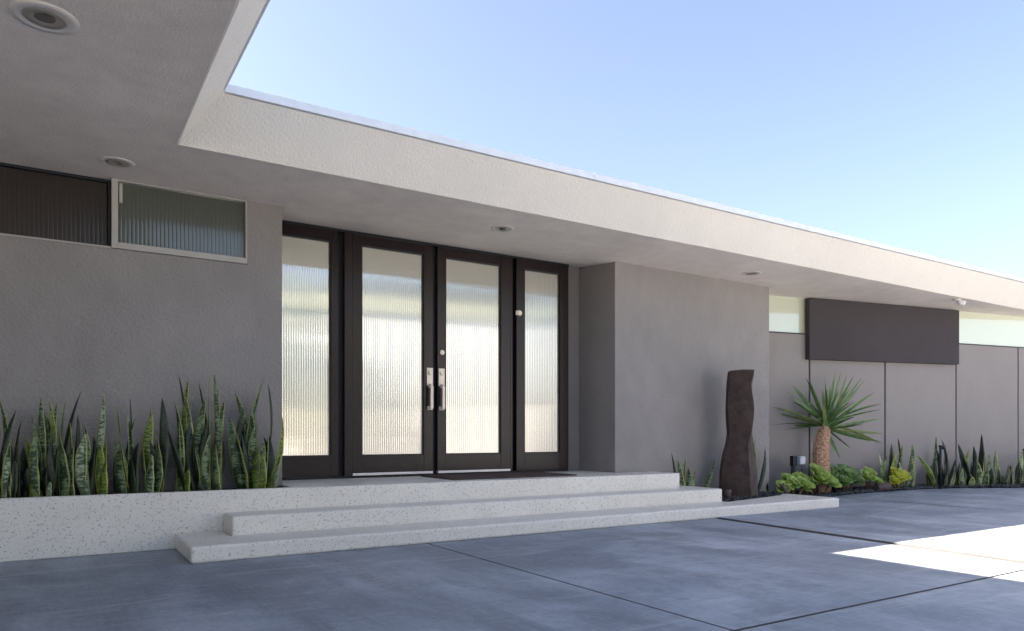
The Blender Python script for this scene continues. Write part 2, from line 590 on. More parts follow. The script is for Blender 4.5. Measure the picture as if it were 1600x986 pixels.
# rear wall; unseen opening added so sun brightens the room behind the glass
mb = MB()
mb.box((-7.0, 13.0, 0), (1.05, 13.2, 3.05)); mb.box((2.9, 13.0, 0), (15.2, 13.2, 3.05)); mb.box((1.051, 13.0, 2.8), (2.899, 13.2, 3.05))
mb.build('wall', M['interior'], H)
mb = MB(); mb.box((-6.99, 7.42, 0), (15.19, 12.99, .428)); mb.build('floor', M['interior_floor'], H)
mb = MB(); mb.poly([(-6.99, 7.41, 2.985), (-6.99, 12.99, 2.985), (15.19, 12.99, 2.985), (15.19, 7.41, 2.985)]); mb.build('ceiling', M['interior'], H)
for a_, b_ in (((.9, 7.42, .43), (1.0, 12.99, 2.98)), ((8.6, 8.0, .43), (8.7, 12.99, 2.98))):
    mb = MB(); mb.box(a_, b_); mb.build('wall', M['interior'], H)

# wing wall: stucco panels with dark channels between them
GX = [8.10, 9.446, 10.898, 12.400, 13.837, 15.2]
WT = 2.345
for a, b in zip(GX, GX[1:]):
    a2, b2 = a + .016, b - .016
    p = [wl(a2), wl(b2), wl(b2, -.12), wl(a2, -.12)]
    mb = MB(); mb.hexa(p, 0, WT); mb.build('wall_panel', M['panel'], H, bevel=.003)
for g in GX[1:-1]:
    mb = MB(); mb.hexa([wl(g - .0155, -.022), wl(g + .0155, -.022), wl(g + .0155, -.06), wl(g - .0155, -.06)], 0, WT - .002)
    mb.build('channel', M['groove'], H)
mb = MB(); mb.hexa([wl(8.1, .008), wl(15.2, .008), wl(15.2, -.10), wl(8.1, -.10)], WT + .001, WT + .016)
mb.build('sill', M['groove'], H)
for a, b in ((8.1, 9.40), (12.40, 15.2)):
    mb = MB(); mb.norec = True
    p, q = wl(a, -.02), wl(b, -.02)
    mb.poly([(p[0], p[1], WT + .016), (q[0], q[1], WT + .016), (q[0], q[1], SZ + .03), (p[0], p[1], SZ + .03)])
    mb.build('clerestory_pane', M['glass_green'], H)
k = .9894
def wk(x): 
    p = wl(x); return (p[0] * k, p[1] * k)
fa, fb = wk(9.446), wk(12.471)
mb = MB(); mb.hexa([fa, fb, (fb[0] - WN[0] * .09, fb[1] - WN[1] * .09), (fa[0] - WN[0] * .089, fa[1] - WN[1] * .089)], [1.976, 2.005, 2.005, 1.976], [2.872] * 4)
o = mb.build('wall_box', M['box'], H, bevel=.004); tag(o, 'dark brown rectangular panel box mounted high on the wing wall')

# soffit --------------------------------------------------------------
mb = MB(); mb.norec = True
def sheet(pts):   # seen from below
    mb.poly([(x, y, z) for x, y, z in pts][::-1])
sheet([(-7.2, CF, SZ), (.735, CF, SZ), (.735, 5.502, SZ), (-7.2, 5.502, SZ)])
sheet([(-7.2, 5.502, SZ), (.735, 5.502, SZ), (.735, 6.6, SZ), (-7.2, 6.6, SZ)])
sheet([(.735, 5.502, SZ), (15.8, 5.502, SZ), (15.8, 6.6, SZ), (.735, 6.6, SZ)])
sheet([(1.5, 6.6, SZ), (5.527, 6.6, SZ), (5.527, 7.4, SZ + .078), (1.5, 7.4, SZ + .078)])
sheet([(8.0, 6.6, SZ), (15.8, 6.6, SZ), (15.8, 7.4, SZ), (8.0, 7.4, SZ)])
bmesh.ops.remove_doubles(mb.bm, verts=mb.bm.verts, dist=.0005)
mb.build('soffit', M['soffit'], H)

# roof slab -----------------------------------------------------------
mb = MB()
pl = [(-7.3, CF), (.74, CF), (.74, 5.507), (15.8, 5.507), (15.8, 13.25), (-7.3, 13.25)]
lo = [mb.bm.verts.new((x, y, 3.0)) for x, y in pl]; hi = [mb.bm.verts.new((x, y, 3.19)) for x, y in pl]
mb.bm.faces.new(lo[::-1]); mb.bm.faces.new(hi)
for i in range(6): mb.bm.faces.new((lo[i], lo[(i + 1) % 6], hi[(i + 1) % 6], hi[i]))
mb.build('roof', M['roof'], H)

# canted fascia -------------------------------------------------------
TOPZ, CAPZ, LEAN = 3.203, 3.268, .24
mb = MB(); mb.norec = True
def fascia_run(pt, ts):
    """pt(t, out) -> plan point; profile swept along ts"""
    rings = []
    for t in ts:
        w = noise.noise(Vector((t * .9, 3.3, 1))) * .004 + noise.noise(Vector((t * 6, 9.3, 1))) * .0018
        r = []
        for out, z in ((-.06, SZ + .03), (-.012, SZ - .004 + w), (0.0, SZ - .003 + w), (LEAN * .5 + noise.noise(Vector((t * .7, 5, 5))) * .006, (SZ + TOPZ) / 2), (LEAN, TOPZ), (-.08, TOPZ + .001)):
            x, y = pt(t, out)
            r.append(mb.bm.verts.new((x, y, z)))
        rings.append(r)
    for a, b in zip(rings, rings[1:]):
        for q in range(5):
            mb.bm.faces.new((a[q], b[q], b[q + 1], a[q + 1]))
fascia_run(lambda t, o: (max(t, .735 + o) if t < 1.0 else t, 5.502 - o), [.5] + [1.05 + .25 * q for q in range(60)])
fascia_run(lambda t, o: (.735 + o, min(-t, 5.502 - o) if -t > 5.2 else -t), [-6.0] + [-5.2 + (5.2 - CF) / 24 * q for q in range(25)])
bmesh.ops.recalc_face_normals(mb.bm, faces=mb.bm.faces)
o = mb.build('fascia', M['fascia'], H)
for a_, b_ in (((-7.2, CF - .03, SZ - .01), (.975, CF - .005, TOPZ)), ((-7.34, CF, SZ - .01), (-7.305, 13.25, TOPZ)), ((15.805, 5.3, SZ - .01), (15.84, 13.25, TOPZ))):
    mb = MB(); mb.box(a_, b_); mb.build('fascia', M['fascia'], H)
# metal coping in lengths with tiny steps at the joints
segs = [.96, 4.2, 7.6, 11.30, 15.83]
for q, (a, b) in enumerate(zip(segs, segs[1:])):
    d = .0015 * (q % 2)
    mb = MB(); mb.hexa([(a + .0006, 5.243 - d), (b, 5.243 - d), (b, 5.36), (a + .0006, 5.36)], TOPZ + .006, CAPZ + d * .5)
    mb.build('coping', M['cap'], H, bevel=.003)
for q, (a, b) in enumerate(((5.24, 3.0), (3.0, CF - .03))):
    d = .0015 * (q % 2)
    mb = MB(); mb.box((.86, b + .003, TOPZ + .006), (0.994 + d, a, CAPZ + d * 2)); mb.build('coping', M['cap'], H, bevel=.003)

# high windows over the planter ---------------------------------------
def pane(name, m, parent, x0, x1, y, z0, z1, **k_):
    return reeded(x0, x1, y, z0, z1, **k_).build(name, m, parent)
def rect_frame(x0, x1, y0, y1, z0, z1, gx0, gx1, gz0, gz1, inset=.0015, mb=None):
    mb = mb or MB()
    mb.box((x0, y0, z0), (gx0, y1, z1)); mb.box((gx1, y0, z0), (x1, y1, z1))
    mb.box((gx0, y0 + inset, z0), (gx1, y1, gz0)); mb.box((gx0, y0 + inset, gz1), (gx1, y1, z1))
    return mb
w1 = rect_frame(.392, 1.414, 6.50, 6.58, 2.336, SZ - .002, .437, 1.402, 2.385, 2.868).build('window', M['alu'], H, bevel=.002)
tag(w1, 'pale framed reeded window')
pane('pane', M['glass_dim'], w1, .438, 1.401, 6.545, 2.386, 2.867, pitch=.03, depth=.0022)
mb = MB(); mb.box((.445, 6.50, 2.70), (.468, 6.54, 2.85)); mb.build('latch', M['alu'], w1)
w2 = rect_frame(-3.39, .388, 6.56, 6.64, 2.336, SZ - .002, -3.36, .372, 2.362, 2.862).build('window', M['gap'], H, bevel=.002)
tag(w2, 'dark bronze reeded window')
pane('pane', M['glass_bronze'], w2, -3.358, .370, 6.60, 2.364, 2.860, pitch=.03, depth=.002)
mb = MB(); mb.box((-3.4, 6.508, 2.3335), (.390, 6.559, 2.3455)); mb.build('sill', M['alu'], w2)

# entrance --------------------------------------------------------------
FZ = .43
mb = MB()
mb.box((1.75, 7.10, FZ + .001), (5.287, 7.19, FZ + .022))            # threshold
mb.box((1.75, 7.085, 2.905), (5.287, 7.19, 2.975))                  # head
mb.box((2.360, 7.127, FZ + .023), (2.520, 7.19, 2.904))              # recessed gap by the left sidelight
mb.box((4.340, 7.127, FZ + .023), (4.600, 7.19, 2.904))
mb.box((3.380, 7.113, FZ + .023), (3.570, 7.19, 2.904))
mb.box((5.262, 7.10, FZ + .023), (5.287, 7.19, 2.904))
mb.build('door_frame', M['gap'], H, bevel=.002)
mb = MB(); mb.box((2.471, 7.05, FZ + .023), (2.550, 7.12, 2.904)); mb.build('door_post', M['frame'], H, bevel=.003)
mb = MB(); mb.box((4.441, 7.07, FZ + .023), (4.470, 7.12, 2.904)); mb.build('door_post', M['frame'], H, bevel=.003)
def leaf(name, x0, x1, gx0, gx1, z0=.482, z1=2.895, gz0=.656, gz1=2.795, y0=7.06):
    o = rect_frame(x0, x1, y0, y0 + .05, z0, z1, gx0, gx1, gz0, gz1).build(name, M['frame'], H, bevel=.003)
    bead = rect_frame(gx0 - .001, gx1 + .001, y0 + .012, y0 + .04, gz0 - .001, gz1 + .001, gx0 + .012, gx1 - .012, gz0 + .012, gz1 - .012, .001)
    bead.build('glazing_bead', M['gap'], o)
    pane('pane', M['glass'], o, gx0 + .012, gx1 - .012, y0 + .03, gz0 + .012, gz1 - .012)
    return o
s1 = leaf('sidelight', 1.765, 2.411, 1.84, 2.340, z0=.455, z1=2.904, y0=7.075)
s2 = leaf('sidelight', 4.517, 5.260, 4.630, 5.134, z0=.455, z1=2.904, y0=7.06)
d1 = leaf('door', 2.553, 3.454, 2.653, 3.346)
d2 = leaf('door', 3.506, 4.434, 3.607, 4.307)
for d, a, b in ((d1, 2.556, 3.450), (d2, 3.510, 4.43)):
    mb = MB(); mb.box((a, 7.052, .456), (b, 7.10, .4815)); mb.build('door_sweep', M['silver'], d, bevel=.002)
def handle(d, x):
    mb = MB()
    mb.box((x - .036, 7.050, 1.395), (x + .036, 7.0595, 1.585))        # upper plate
    mb.box((x - .030, 7.050, 1.135), (x + .030, 7.0595, 1.175))        # foot plate
    mb.tube([(x, 7.052, 1.53), (x, 7.034, 1.53)], .020, 16)           # cylinder
    mb.box((x - .022, 7.020, 1.372), (x + .022, 7.0595, 1.394))        # grip root
    mb.box((x - .016, 6.998, 1.150), (x + .016, 7.012, 1.392))        # flat grip bar
    mb.box((x - .016, 7.0125, 1.140), (x + .016, 7.0495, 1.172))
    mb.box((x - .014, 7.005, 1.400), (x + .014, 7.0495, 1.412))        # thumb piece
    o = mb.build('handle', M['nickel'], d, bevel=.002); return o
handle(d1, 3.412); handle(d2, 3.552)
mb = MB(); mb.tube([(3.556, 7.0595, 1.757), (3.556, 7.040, 1.757)], [.030, .026], 20); mb.tube([(3.556, 7.040, 1.757), (3.556, 7.034, 1.757)], .015, 14)
mb.build('deadbolt', M['nickel'], d2)
mb = MB(); mb.tube([(4.545, 7.0595, 2.27), (4.545, 7.045, 2.27), (4.545, 7.03, 2.27)], [.022, .034, .028], 18); mb.box((4.500, 7.04, 2.245), (4.525, 7.0595, 2.295))
tag(mb.build('doorbell', M['nickel'], s2))

# ------------------------------------------------------------------ steps, planter, beds
steps = empty('entry_steps', (3.5, 5.3, 0), 'three broad cream terrazzo steps rising from the driveway to the double doors', 'steps')
mb = MB(); mb.hexa([(1.701, 6.039), (6.085, 6.039), (6.085, 6.514), (5.525, 6.514), (5.525, 7.199), (1.715, 7.199), (1.715, 6.51), (1.701, 6.51)], 0, FZ)
mb.build('landing', M['terrazzo'], steps, bevel=.012, seg=3)
mb = MB(); mb.hexa([(1.133, 5.702), (6.417, 5.702), (6.417, 6.50), (6.087, 6.50), (6.087, 6.037), (1.133, 6.037)], 0, .26)
mb.build('step', M['terrazzo'], steps, bevel=.018, seg=3)
mb = MB(); mb.hexa([(.782, 5.267), (7.95, 5.267), (7.95, 6.02), (7.83, 6.02), (7.80, 5.93), (6.45, 5.64), (6.419, 5.64), (6.419, 5.700), (1.131, 5.700), (1.131, 6.037), (.782, 6.037)], 0, .118)
o = mb.build('step', M['terrazzo'], steps, bevel=.02, seg=3); tag(o, 'lowest terrazzo step running on as a kerb round the pebbles')
mb = MB(); mb.hexa([(-6.99, 6.0375), (1.73, 6.0375), (1.73, 6.105), (-6.99, 6.105)], 0, FZ + .003)
pln = mb.build('planter_box', M['terrazzo'], None, org=(0, 6.05, 0), bevel=.010, seg=3)
tag(pln, 'long low terrazzo planter wall under the high windows, full of snake plants', 'planter')
mb = MB(); n = 60
for q in range(n):
    xa, xb = -6.99 + 8.689 * q / n, -6.99 + 8.689 * (q + 1) / n
    za, zb = [.405 + .012 * noise.noise(Vector((x * 3, 0, 0))) for x in (xa, xb)]
    mb.poly([(xa, 6.105, za), (xb, 6.105, zb), (xb, 6.514, zb + .008), (xa, 6.514, za + .008)])
bmesh.ops.remove_doubles(mb.bm, verts=mb.bm.verts, dist=.0005)
mb.build('soil', M['soil'], pln)
BE = [(7.95, 6.02), (8.6, 6.08), (9.24, 6.14), (9.78, 6.10), (10.8, 6.02), (11.36, 5.96), (12.0, 5.70), (12.6, 5.37), (14, 4.9), (15.2, 4.75)]
def bey(x):
    for (a, b), (c, d) in zip(BE, BE[1:]):
        if x <= c: return b + (d - b) * (x - a) / (c - a)
    return BE[-1][1]
mb = MB(); mb.norec = True
xs = [7.952 + .25 * q for q in range(29)]
for a, b in zip(xs, xs[1:]):
    pa, pb = wl(a), wl(b)
    mb.poly([(a, bey(a), zg(a) + .008), (b, bey(b), zg(b) + .008), (b, pb[1] - .001, zg(b) + .02), (a, pa[1] - .001, zg(a) + .02)])
mb.poly([(6.45, 5.64, .07), (7.8, 5.93, .07), (7.83, 6.52, .07), (6.45, 6.52, .07)])
mb.poly([(7.83, 6.02, .07), (7.952, 6.02, .03), (8.25, 6.6, .03), (7.83, 6.52, .07)])
tag(mb.build('bed_soil', M['soil']), kind='structure')

def ico():
    b = bmesh.new(); bmesh.ops.create_icosphere(b, subdivisions=1, radius=1)
    vs = [v.co.copy() for v in b.verts]; fs = [[v.index for v in f.verts] for f in b.faces]; b.free(); return vs, fs
IV, IF = ico()
def pebbles(name, spots, m, label, group=None):
    mb = MB(); mb.norec = True
    for x, y, z, r in spots:
        rot = Matrix.Rotation(random.uniform(0, 6.28), 3, 'Z') @ Matrix.Rotation(random.uniform(-.3, .3), 3, 'X')
        s = Vector((r * random.uniform(1, 1.5), r * random.uniform(.75, 1.05), r * random.uniform(.5, .75)))
        vs = [mb.bm.verts.new(rot @ Vector((v.x * s.x, v.y * s.y, v.z * s.z)) + Vector((x, y, z))) for v in IV]
        for f in IF:
            q = mb.bm.faces.new([vs[i] for i in f]); q.smooth = True
    o = mb.build(name, m, None, org=(spots[0][0], spots[0][1], 0)); tag(o, label, 'pebbles', group, 'stuff'); return o
sp = []
while len(sp) < 1500:
    x = random.uniform(6.46, 7.95); y = random.uniform(5.66, 6.5)
    if x < 7.8 and y > 5.655 + (x - 6.45) * .215 + .015 or (x >= 7.8 and y > 6.06):
        sp.append((x, y, random.uniform(.085, .125), random.uniform(.012, .026)))
pebbles('pebbles', sp, M['pebble'], 'glossy black pebbles heaped around the standing stone inside the terrazzo kerb', 'black pebble beds')
sp = []
while len(sp) < 4200:
    x = random.uniform(7.98, 15.0) if random.random() < .5 else random.uniform(7.98, 11.5); y0 = bey(x) ; y1 = wl(x)[1]
    y = y0 + (y1 - y0) * random.random() ** 1.3
    sp.append((x, y + .01, zg(x) + random.uniform(.01, .035), random.uniform(.014, .03)))
pebbles('pebbles', sp, M['pebble'], 'black pebbles along the foot of the angled wing wall under the plants', 'black pebble beds')
# grit caught in the wide driveway joint
sp = []
for q in range(220):
    y = random.uniform(2.25, 5.2); x = xj(5, y) + random.uniform(-.014, .014)
    sp.append((x, y, random.uniform(-.036, -.028), random.uniform(.004, .008)))
pebbles('gravel', sp, M['trimwhite'], 'grit and small pale stones caught in the wide driveway joint')

# doormat ---------------------------------------------------------------
mb = MB()
mb.hexa([(3.27, 6.235), (4.76, 6.235), (4.76, 6.98), (3.27, 6.98)], FZ + .002, FZ + .014)
mt = mb.build('doormat', M['mat'], None, org=(4, 6.6, FZ), bevel=.004)
tag(mt, 'thin dark brown doormat lying before the double doors', 'doormat')

# ------------------------------------------------------------------ ceiling lights
def downlight(x, y, label, r=.11, eyeball=False):
    e = empty('ceiling_light', (x, y, SZ), label, 'ceiling light', 'recessed lights in the soffit')
    mb = MB(); mb.norec = True
    n = 40
    prof = [(r * 1.0, 0.0), (r * .98, -.005), (r * .80, -.007), (r * .70, -.004), (r * .64, .004 if not eyeball else -.003)]
    rings = [[mb.bm.verts.new((x + q * math.cos(6.2832 * k / n), y + q * math.sin(6.2832 * k / n), SZ + z)) for k in range(n)] for q, z in prof]
    for a, b in zip(rings, rings[1:]):
        for k in range(n):
            f = mb.bm.faces.new((a[k], a[(k + 1) % n], b[(k + 1) % n], b[k])); f.smooth = True
    mb.build('trim', M['soffit_trim'], e)
    mb = MB(); mb.norec = True
    prof = [(r * .635, -.003), (r * .60, -.009), (r * .52, -.006), (r * .47, -.010), (r * .40, -.006), (r * .30, -.003)]
    rings = [[mb.bm.verts.new((x + q * math.cos(6.2832 * k / n), y + q * math.sin(6.2832 * k / n), SZ + z)) for k in range(n)] for q, z in prof]
    for a, b in zip(rings, rings[1:]):
        for k in range(n):
            f = mb.bm.faces.new((a[k], a[(k + 1) % n], b[(k + 1) % n], b[k])); f.smooth = True
    mb.build('reflector', M['reflector'], e)
    mb = MB()
    f = mb.poly([(x + r * .31 * math.cos(6.2832 * k / n), y + r * .31 * math.sin(6.2832 * k / n), SZ - .004) for k in range(n)][::-1])
    mb.norec = True
    l = mb.build('lens', M['lens'], e)
downlight(-.031, 4.178, 'round recessed eyeball light over the carport, nearest the corner of the picture', .145, True)
downlight(.405, 6.119, 'recessed light in the soffit above the pale framed high window', .12)
downlight(3.715, 6.063, 'recessed light in the soffit in front of the double doors', .115)
downlight(7.373, 6.081, 'recessed light in the soffit above the plain grey pier', .115)
sn = empty('security_sensor', (11.33, 5.60, SZ), 'small pale security sensor under the eave by the dark panel box', 'sensor')
mb = MB(); mb.tube([(11.33, 5.60, SZ), (11.33, 5.60, SZ - .03)], [.05, .045], 20); mb.build('base', M['trimwhite'], sn)
mb = MB(); mb.tube([(11.33, 5.60, SZ - .03), (11.36, 5.57, SZ - .055), (11.40, 5.53, SZ - .07)], [.02, .04, .036], 16); mb.build('head', M['trimwhite'], sn)

# ------------------------------------------------------------------ standing stone
def stone():
    # outline read per height: left edge, front ridge, right edge (metres across the view)
    rows = [(.0, -.335, -.02, .125), (.06, -.338, -.01, .125), (.16, -.338, -.025, .12), (.28, -.335, -.03, .115), (.40, -.318, -.04, .105),
            (.53, -.292, -.048, .085), (.62, -.258, -.05, .068), (.75, -.236, -.016, .052), (.90, -.248, .010, .064), (1.02, -.255, .022, .062),
            (1.12, -.252, .016, .055), (1.22, -.246, -.004, .050), (1.32, -.240, -.015, .052), (1.41, -.230, .012, .068), (1.468, -.222, .020, .072)]
    RX, RY = Vector((.8458, -.5336, 0)), Vector((.5336, .8458, 0))
    o0 = Vector((7.21, 5.97, .085))
    mb = MB()
    rings = []
    n = 28
    hs = 46
    def lerp_row(h):
        for a, b in zip(rows, rows[1:]):
            if h <= b[0]:
                t = (h - a[0]) / (b[0] - a[0]); return [a[i] + (b[i] - a[i]) * t for i in range(1, 4)]
        return rows[-1][1:]
    for q in range(hs + 1):
        h = 1.468 * q / hs
        zh = h * 1.072
        l, m, r = lerp_row(h)
        key = [(l, .06), ((l + m) * .5, -.018), (m, -.075), ((m + r) / 2, .0), (r, .09), (r * .55, .26), ((l + r) / 2, .33), (l * .93, .24)]
        key = [Vector((a, b)) for a, b in key]
        ring = []
        per = n // len(key) + 1
        for i in range(len(key)):
            a, b = key[i], key[(i + 1) % len(key)]
            for s_ in range(per):
                p = a.lerp(b, s_ / per)
                w = p.x * RX + p.y * RY
                v = o0 + w + Vector((0, 0, zh))
                nn = noise.noise(v * 4) * .010 + noise.noise(v * 17) * .003
                c = o0 + RX * ((l + r) / 2) + RY * .13 + Vector((0, 0, zh))
                d = (v - c).normalized()
                if s_ == 0: nn *= .4
                ring.append(mb.bm.verts.new(v + d * nn))
        rings.append(ring)
    k = len(rings[0])
    for a, b in zip(rings, rings[1:]):
        for i in range(k):
            f = mb.bm.faces.new((a[i], a[(i + 1) % k], b[(i + 1) % k], b[i])); f.smooth = False
    top = rings[-1]
    c = mb.bm.verts.new(sum((v.co for v in top), Vector()) / k + Vector((0, 0, .022)))
    for i in range(k): mb.bm.faces.new((top[i], top[(i + 1) % k], c))
    mb.bm.faces.new(rings[0][::-1])
    o = mb.build('standing_stone', M['stone'], None, org=(7.2, 6.0, .09))
    for p in o.data.polygons: p.use_smooth = True
    md = o.modifiers.new('e', 'EDGE_SPLIT'); md.split_angle = R(28)
    tag(o, 'tall dark brown basalt monolith standing on black pebbles beside the steps', 'stone')
stone()

# ------------------------------------------------------------------ snake plants
def blade(mb, b, t, w, mi=0, face=None, twist=None, bend=None, seg=11):
    b, t = Vector(b), Vector(t)
    L = (t - b).length
    side0 = Vector((.8458, -.5336, 0))
    ang = random.uniform(-.75, .75) if face is None else face
    tw = random.uniform(-1.5, 1.5) if twist is None else twist
    bd = bend if bend is not None else Vector((random.uniform(-.08, .08), random.uniform(-.08, .08), 0)) * L
    ws = w * (1.0 + .18 * abs(math.sin(ang)))
    rows = []
    for i in range(seg + 1):
        s = i / seg
        p = b.lerp(t, s) + bd * (4 * s * (1 - s))
        axis = (t - b).normalized()
        a = ang + tw * s
        side = Matrix.Rotation(a, 3, axis) @ side0
        side = (side - axis * side.dot(axis)).normalized()
        nrm = axis.cross(side)
        wob = 1 + .07 * math.sin(s * 17 + b.x * 40)
        if s < .4: prof = .66 + .34 * math.sin(s / .4 * math.pi / 2)
        else: prof = max(0.012, math.cos((s - .4) / .6 * math.pi / 2) ** .62)
        hw = ws * .5 * prof * wob
        row = []
        for u, d in ((-1, .30), (-.5, .07), (0, 0), (.5, .07), (1, .30)):
            row.append((mb.bm.verts.new(p + side * hw * u + nrm * hw * d * (1.3 - s)), (u + 1) / 2, s * L))
        rows.append(row)
    for r0, r1 in zip(rows, rows[1:]):
        for k in range(4):
            q = [r0[k], r0[k + 1], r1[k + 1], r1[k]]
            f = mb.bm.faces.new([v[0] for v in q]); f.smooth = True; f.material_index = mi
            for lp, v in zip(f.loops, q): lp[mb.uv].uv = (v[1], v[2])

SNM = ['snake', 'snake_pale', 'snake_dark', 'snake_yel']
def snake_clump(leaves, bz, label, group, fill=6, dark=.35, scale=1.0):
    mb = MB(); mb.norec = True
    xs = [l[0] for l in leaves]; ys = [l[1] for l in leaves]
    cx, cy = sum(xs) / len(xs), sum(ys) / len(ys)
    for i, (bx, by, tx, tz, w) in enumerate(leaves):
        if bx > 9: w *= 1.15
        h = tz - bz
        mi = random.choices([0, 1, 2, 3], [.36, .16, .30, .18])[0]
        if by < 6.27 and bz > .3: mi = random.choice([1, 0, 0, 3, 2])
        blade(mb, (bx, by, bz - .02), (tx, by + random.uniform(-.04, .04), tz), w, mi)
    hm = max(l[3] for l in leaves) - bz
    for _ in range(fill):  # near-black fill leaves: shade of the gaps put into their colour
        bx = random.uniform(min(xs) - .02, max(xs) + .02); by = cy + random.uniform(0, .10)
        h = hm * random.uniform(.25, .6)
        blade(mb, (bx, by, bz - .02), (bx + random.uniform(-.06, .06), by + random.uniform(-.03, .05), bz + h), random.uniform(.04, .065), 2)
    o = mb.build('snake_plant', [M[k] for k in SNM], None, org=(cx, cy, bz))
    md = o.modifiers.new('thick', 'SOLIDIFY'); md.thickness = .003; md.offset = 0
    tag(o, label, 'snake plant', group)
    return o
LEFT=[
    (0, [(-0.33, 6.36, -0.32, 1.12, 0.063), (-0.28, 6.35, -0.22, 1.05, 0.04), (-0.2, 6.32, -0.19, 0.97, 0.032), (-0.28, 6.25, -0.29, 0.74, 0.054), (-0.26, 6.19, -0.25, 0.6, 0.062), (-0.32, 6.32, -0.31, 0.94, 0.047), (-0.27, 6.23, -0.25, 0.83, 0.054)]),
    (1, [(-0.06, 6.36, -0.07, 1.14, 0.057), (-0.08, 6.34, -0.13, 1.01, 0.048), (-0.05, 6.36, -0.02, 1.11, 0.041), (-0.06, 6.35, -0.05, 1.04, 0.057), (-0.12, 6.24, -0.16, 0.85, 0.063), (-0.02, 6.18, -0.01, 0.53, 0.032), (-0.09, 6.26, -0.1, 0.89, 0.056)]),
    (2, [(0.05, 6.35, 0.03, 1.11, 0.049), (0.09, 6.36, 0.08, 1.13, 0.046), (0.07, 6.35, 0.18, 1.19, 0.052), (0.13, 6.22, 0.13, 0.78, 0.052), (0.07, 6.26, 0.04, 0.88, 0.073), (0.11, 6.34, 0.16, 1.02, 0.036), (0.09, 6.32, 0.11, 0.96, 0.046)]),
    (3, [(0.23, 6.35, 0.33, 1.19, 0.05), (0.18, 6.3, 0.2, 0.9, 0.049), (0.22, 6.26, 0.22, 0.89, 0.082), (0.2, 6.31, 0.2, 0.96, 0.04), (0.32, 6.22, 0.3, 0.8, 0.074), (0.32, 6.18, 0.34, 0.7, 0.065), (0.34, 6.28, 0.34, 0.83, 0.037)]),
    (4, [(0.49, 6.32, 0.41, 1.09, 0.054), (0.51, 6.34, 0.51, 1.15, 0.048), (0.52, 6.35, 0.56, 1.04, 0.038), (0.49, 6.34, 0.49, 1.02, 0.048), (0.53, 6.24, 0.56, 0.81, 0.076), (0.43, 6.28, 0.4, 0.83, 0.076), (0.46, 6.24, 0.43, 0.78, 0.067), (0.51, 6.23, 0.51, 0.71, 0.067)]),
    (5, [(0.69, 6.34, 0.73, 1.16, 0.07), (0.65, 6.35, 0.66, 1.03, 0.087), (0.62, 6.36, 0.66, 1.1, 0.035), (0.61, 6.27, 0.59, 0.79, 0.031), (0.71, 6.32, 0.75, 0.95, 0.069), (0.63, 6.21, 0.65, 0.71, 0.068), (0.67, 6.26, 0.68, 0.86, 0.068)]),
    (6, [(0.9, 6.26, 0.76, 0.91, 0.049), (0.87, 6.4, 0.86, 1.36, 0.028), (0.84, 6.33, 0.82, 1.14, 0.053), (0.93, 6.4, 0.94, 1.34, 0.05), (0.88, 6.39, 0.89, 1.23, 0.05), (0.93, 6.34, 0.96, 1.18, 0.046), (0.89, 6.19, 0.9, 0.6, 0.055), (0.86, 6.28, 0.85, 0.95, 0.061), (0.97, 6.27, 0.96, 0.9, 0.049)]),
    (7, [(1.06, 6.42, 1.01, 1.3, 0.029), (1.1, 6.42, 1.1, 1.37, 0.04), (1.12, 6.41, 1.13, 1.37, 0.051), (1.15, 6.38, 1.16, 1.24, 0.058), (1.16, 6.37, 1.2, 1.15, 0.069), (1.0, 6.33, 1.05, 1.17, 0.08), (1.02, 6.33, 1.06, 0.99, 0.054), (1.13, 6.22, 1.11, 0.79, 0.067), (1.12, 6.28, 1.17, 0.86, 0.054), (0.98, 6.2, 1.0, 0.49, 0.061), (1.05, 6.25, 1.08, 0.9, 0.071), (0.98, 6.26, 0.96, 0.77, 0.044)]),
    (8, [(1.39, 6.37, 1.29, 1.24, 0.056), (1.32, 6.32, 1.23, 1.02, 0.092), (1.34, 6.31, 1.36, 1.11, 0.037), (1.41, 6.39, 1.53, 1.38, 0.075), (1.48, 6.37, 1.56, 1.3, 0.052), (1.4, 6.36, 1.4, 1.08, 0.059), (1.53, 6.3, 1.65, 1.03, 0.052), (1.57, 6.24, 1.62, 0.7, 0.048), (1.46, 6.33, 1.45, 0.97, 0.084), (1.44, 6.28, 1.51, 0.81, 0.07), (1.47, 6.21, 1.47, 0.72, 0.055), (1.49, 6.29, 1.55, 0.95, 0.041), (1.35, 6.3, 1.26, 0.95, 0.101), (1.41, 6.24, 1.45, 0.73, 0.073)]),
]
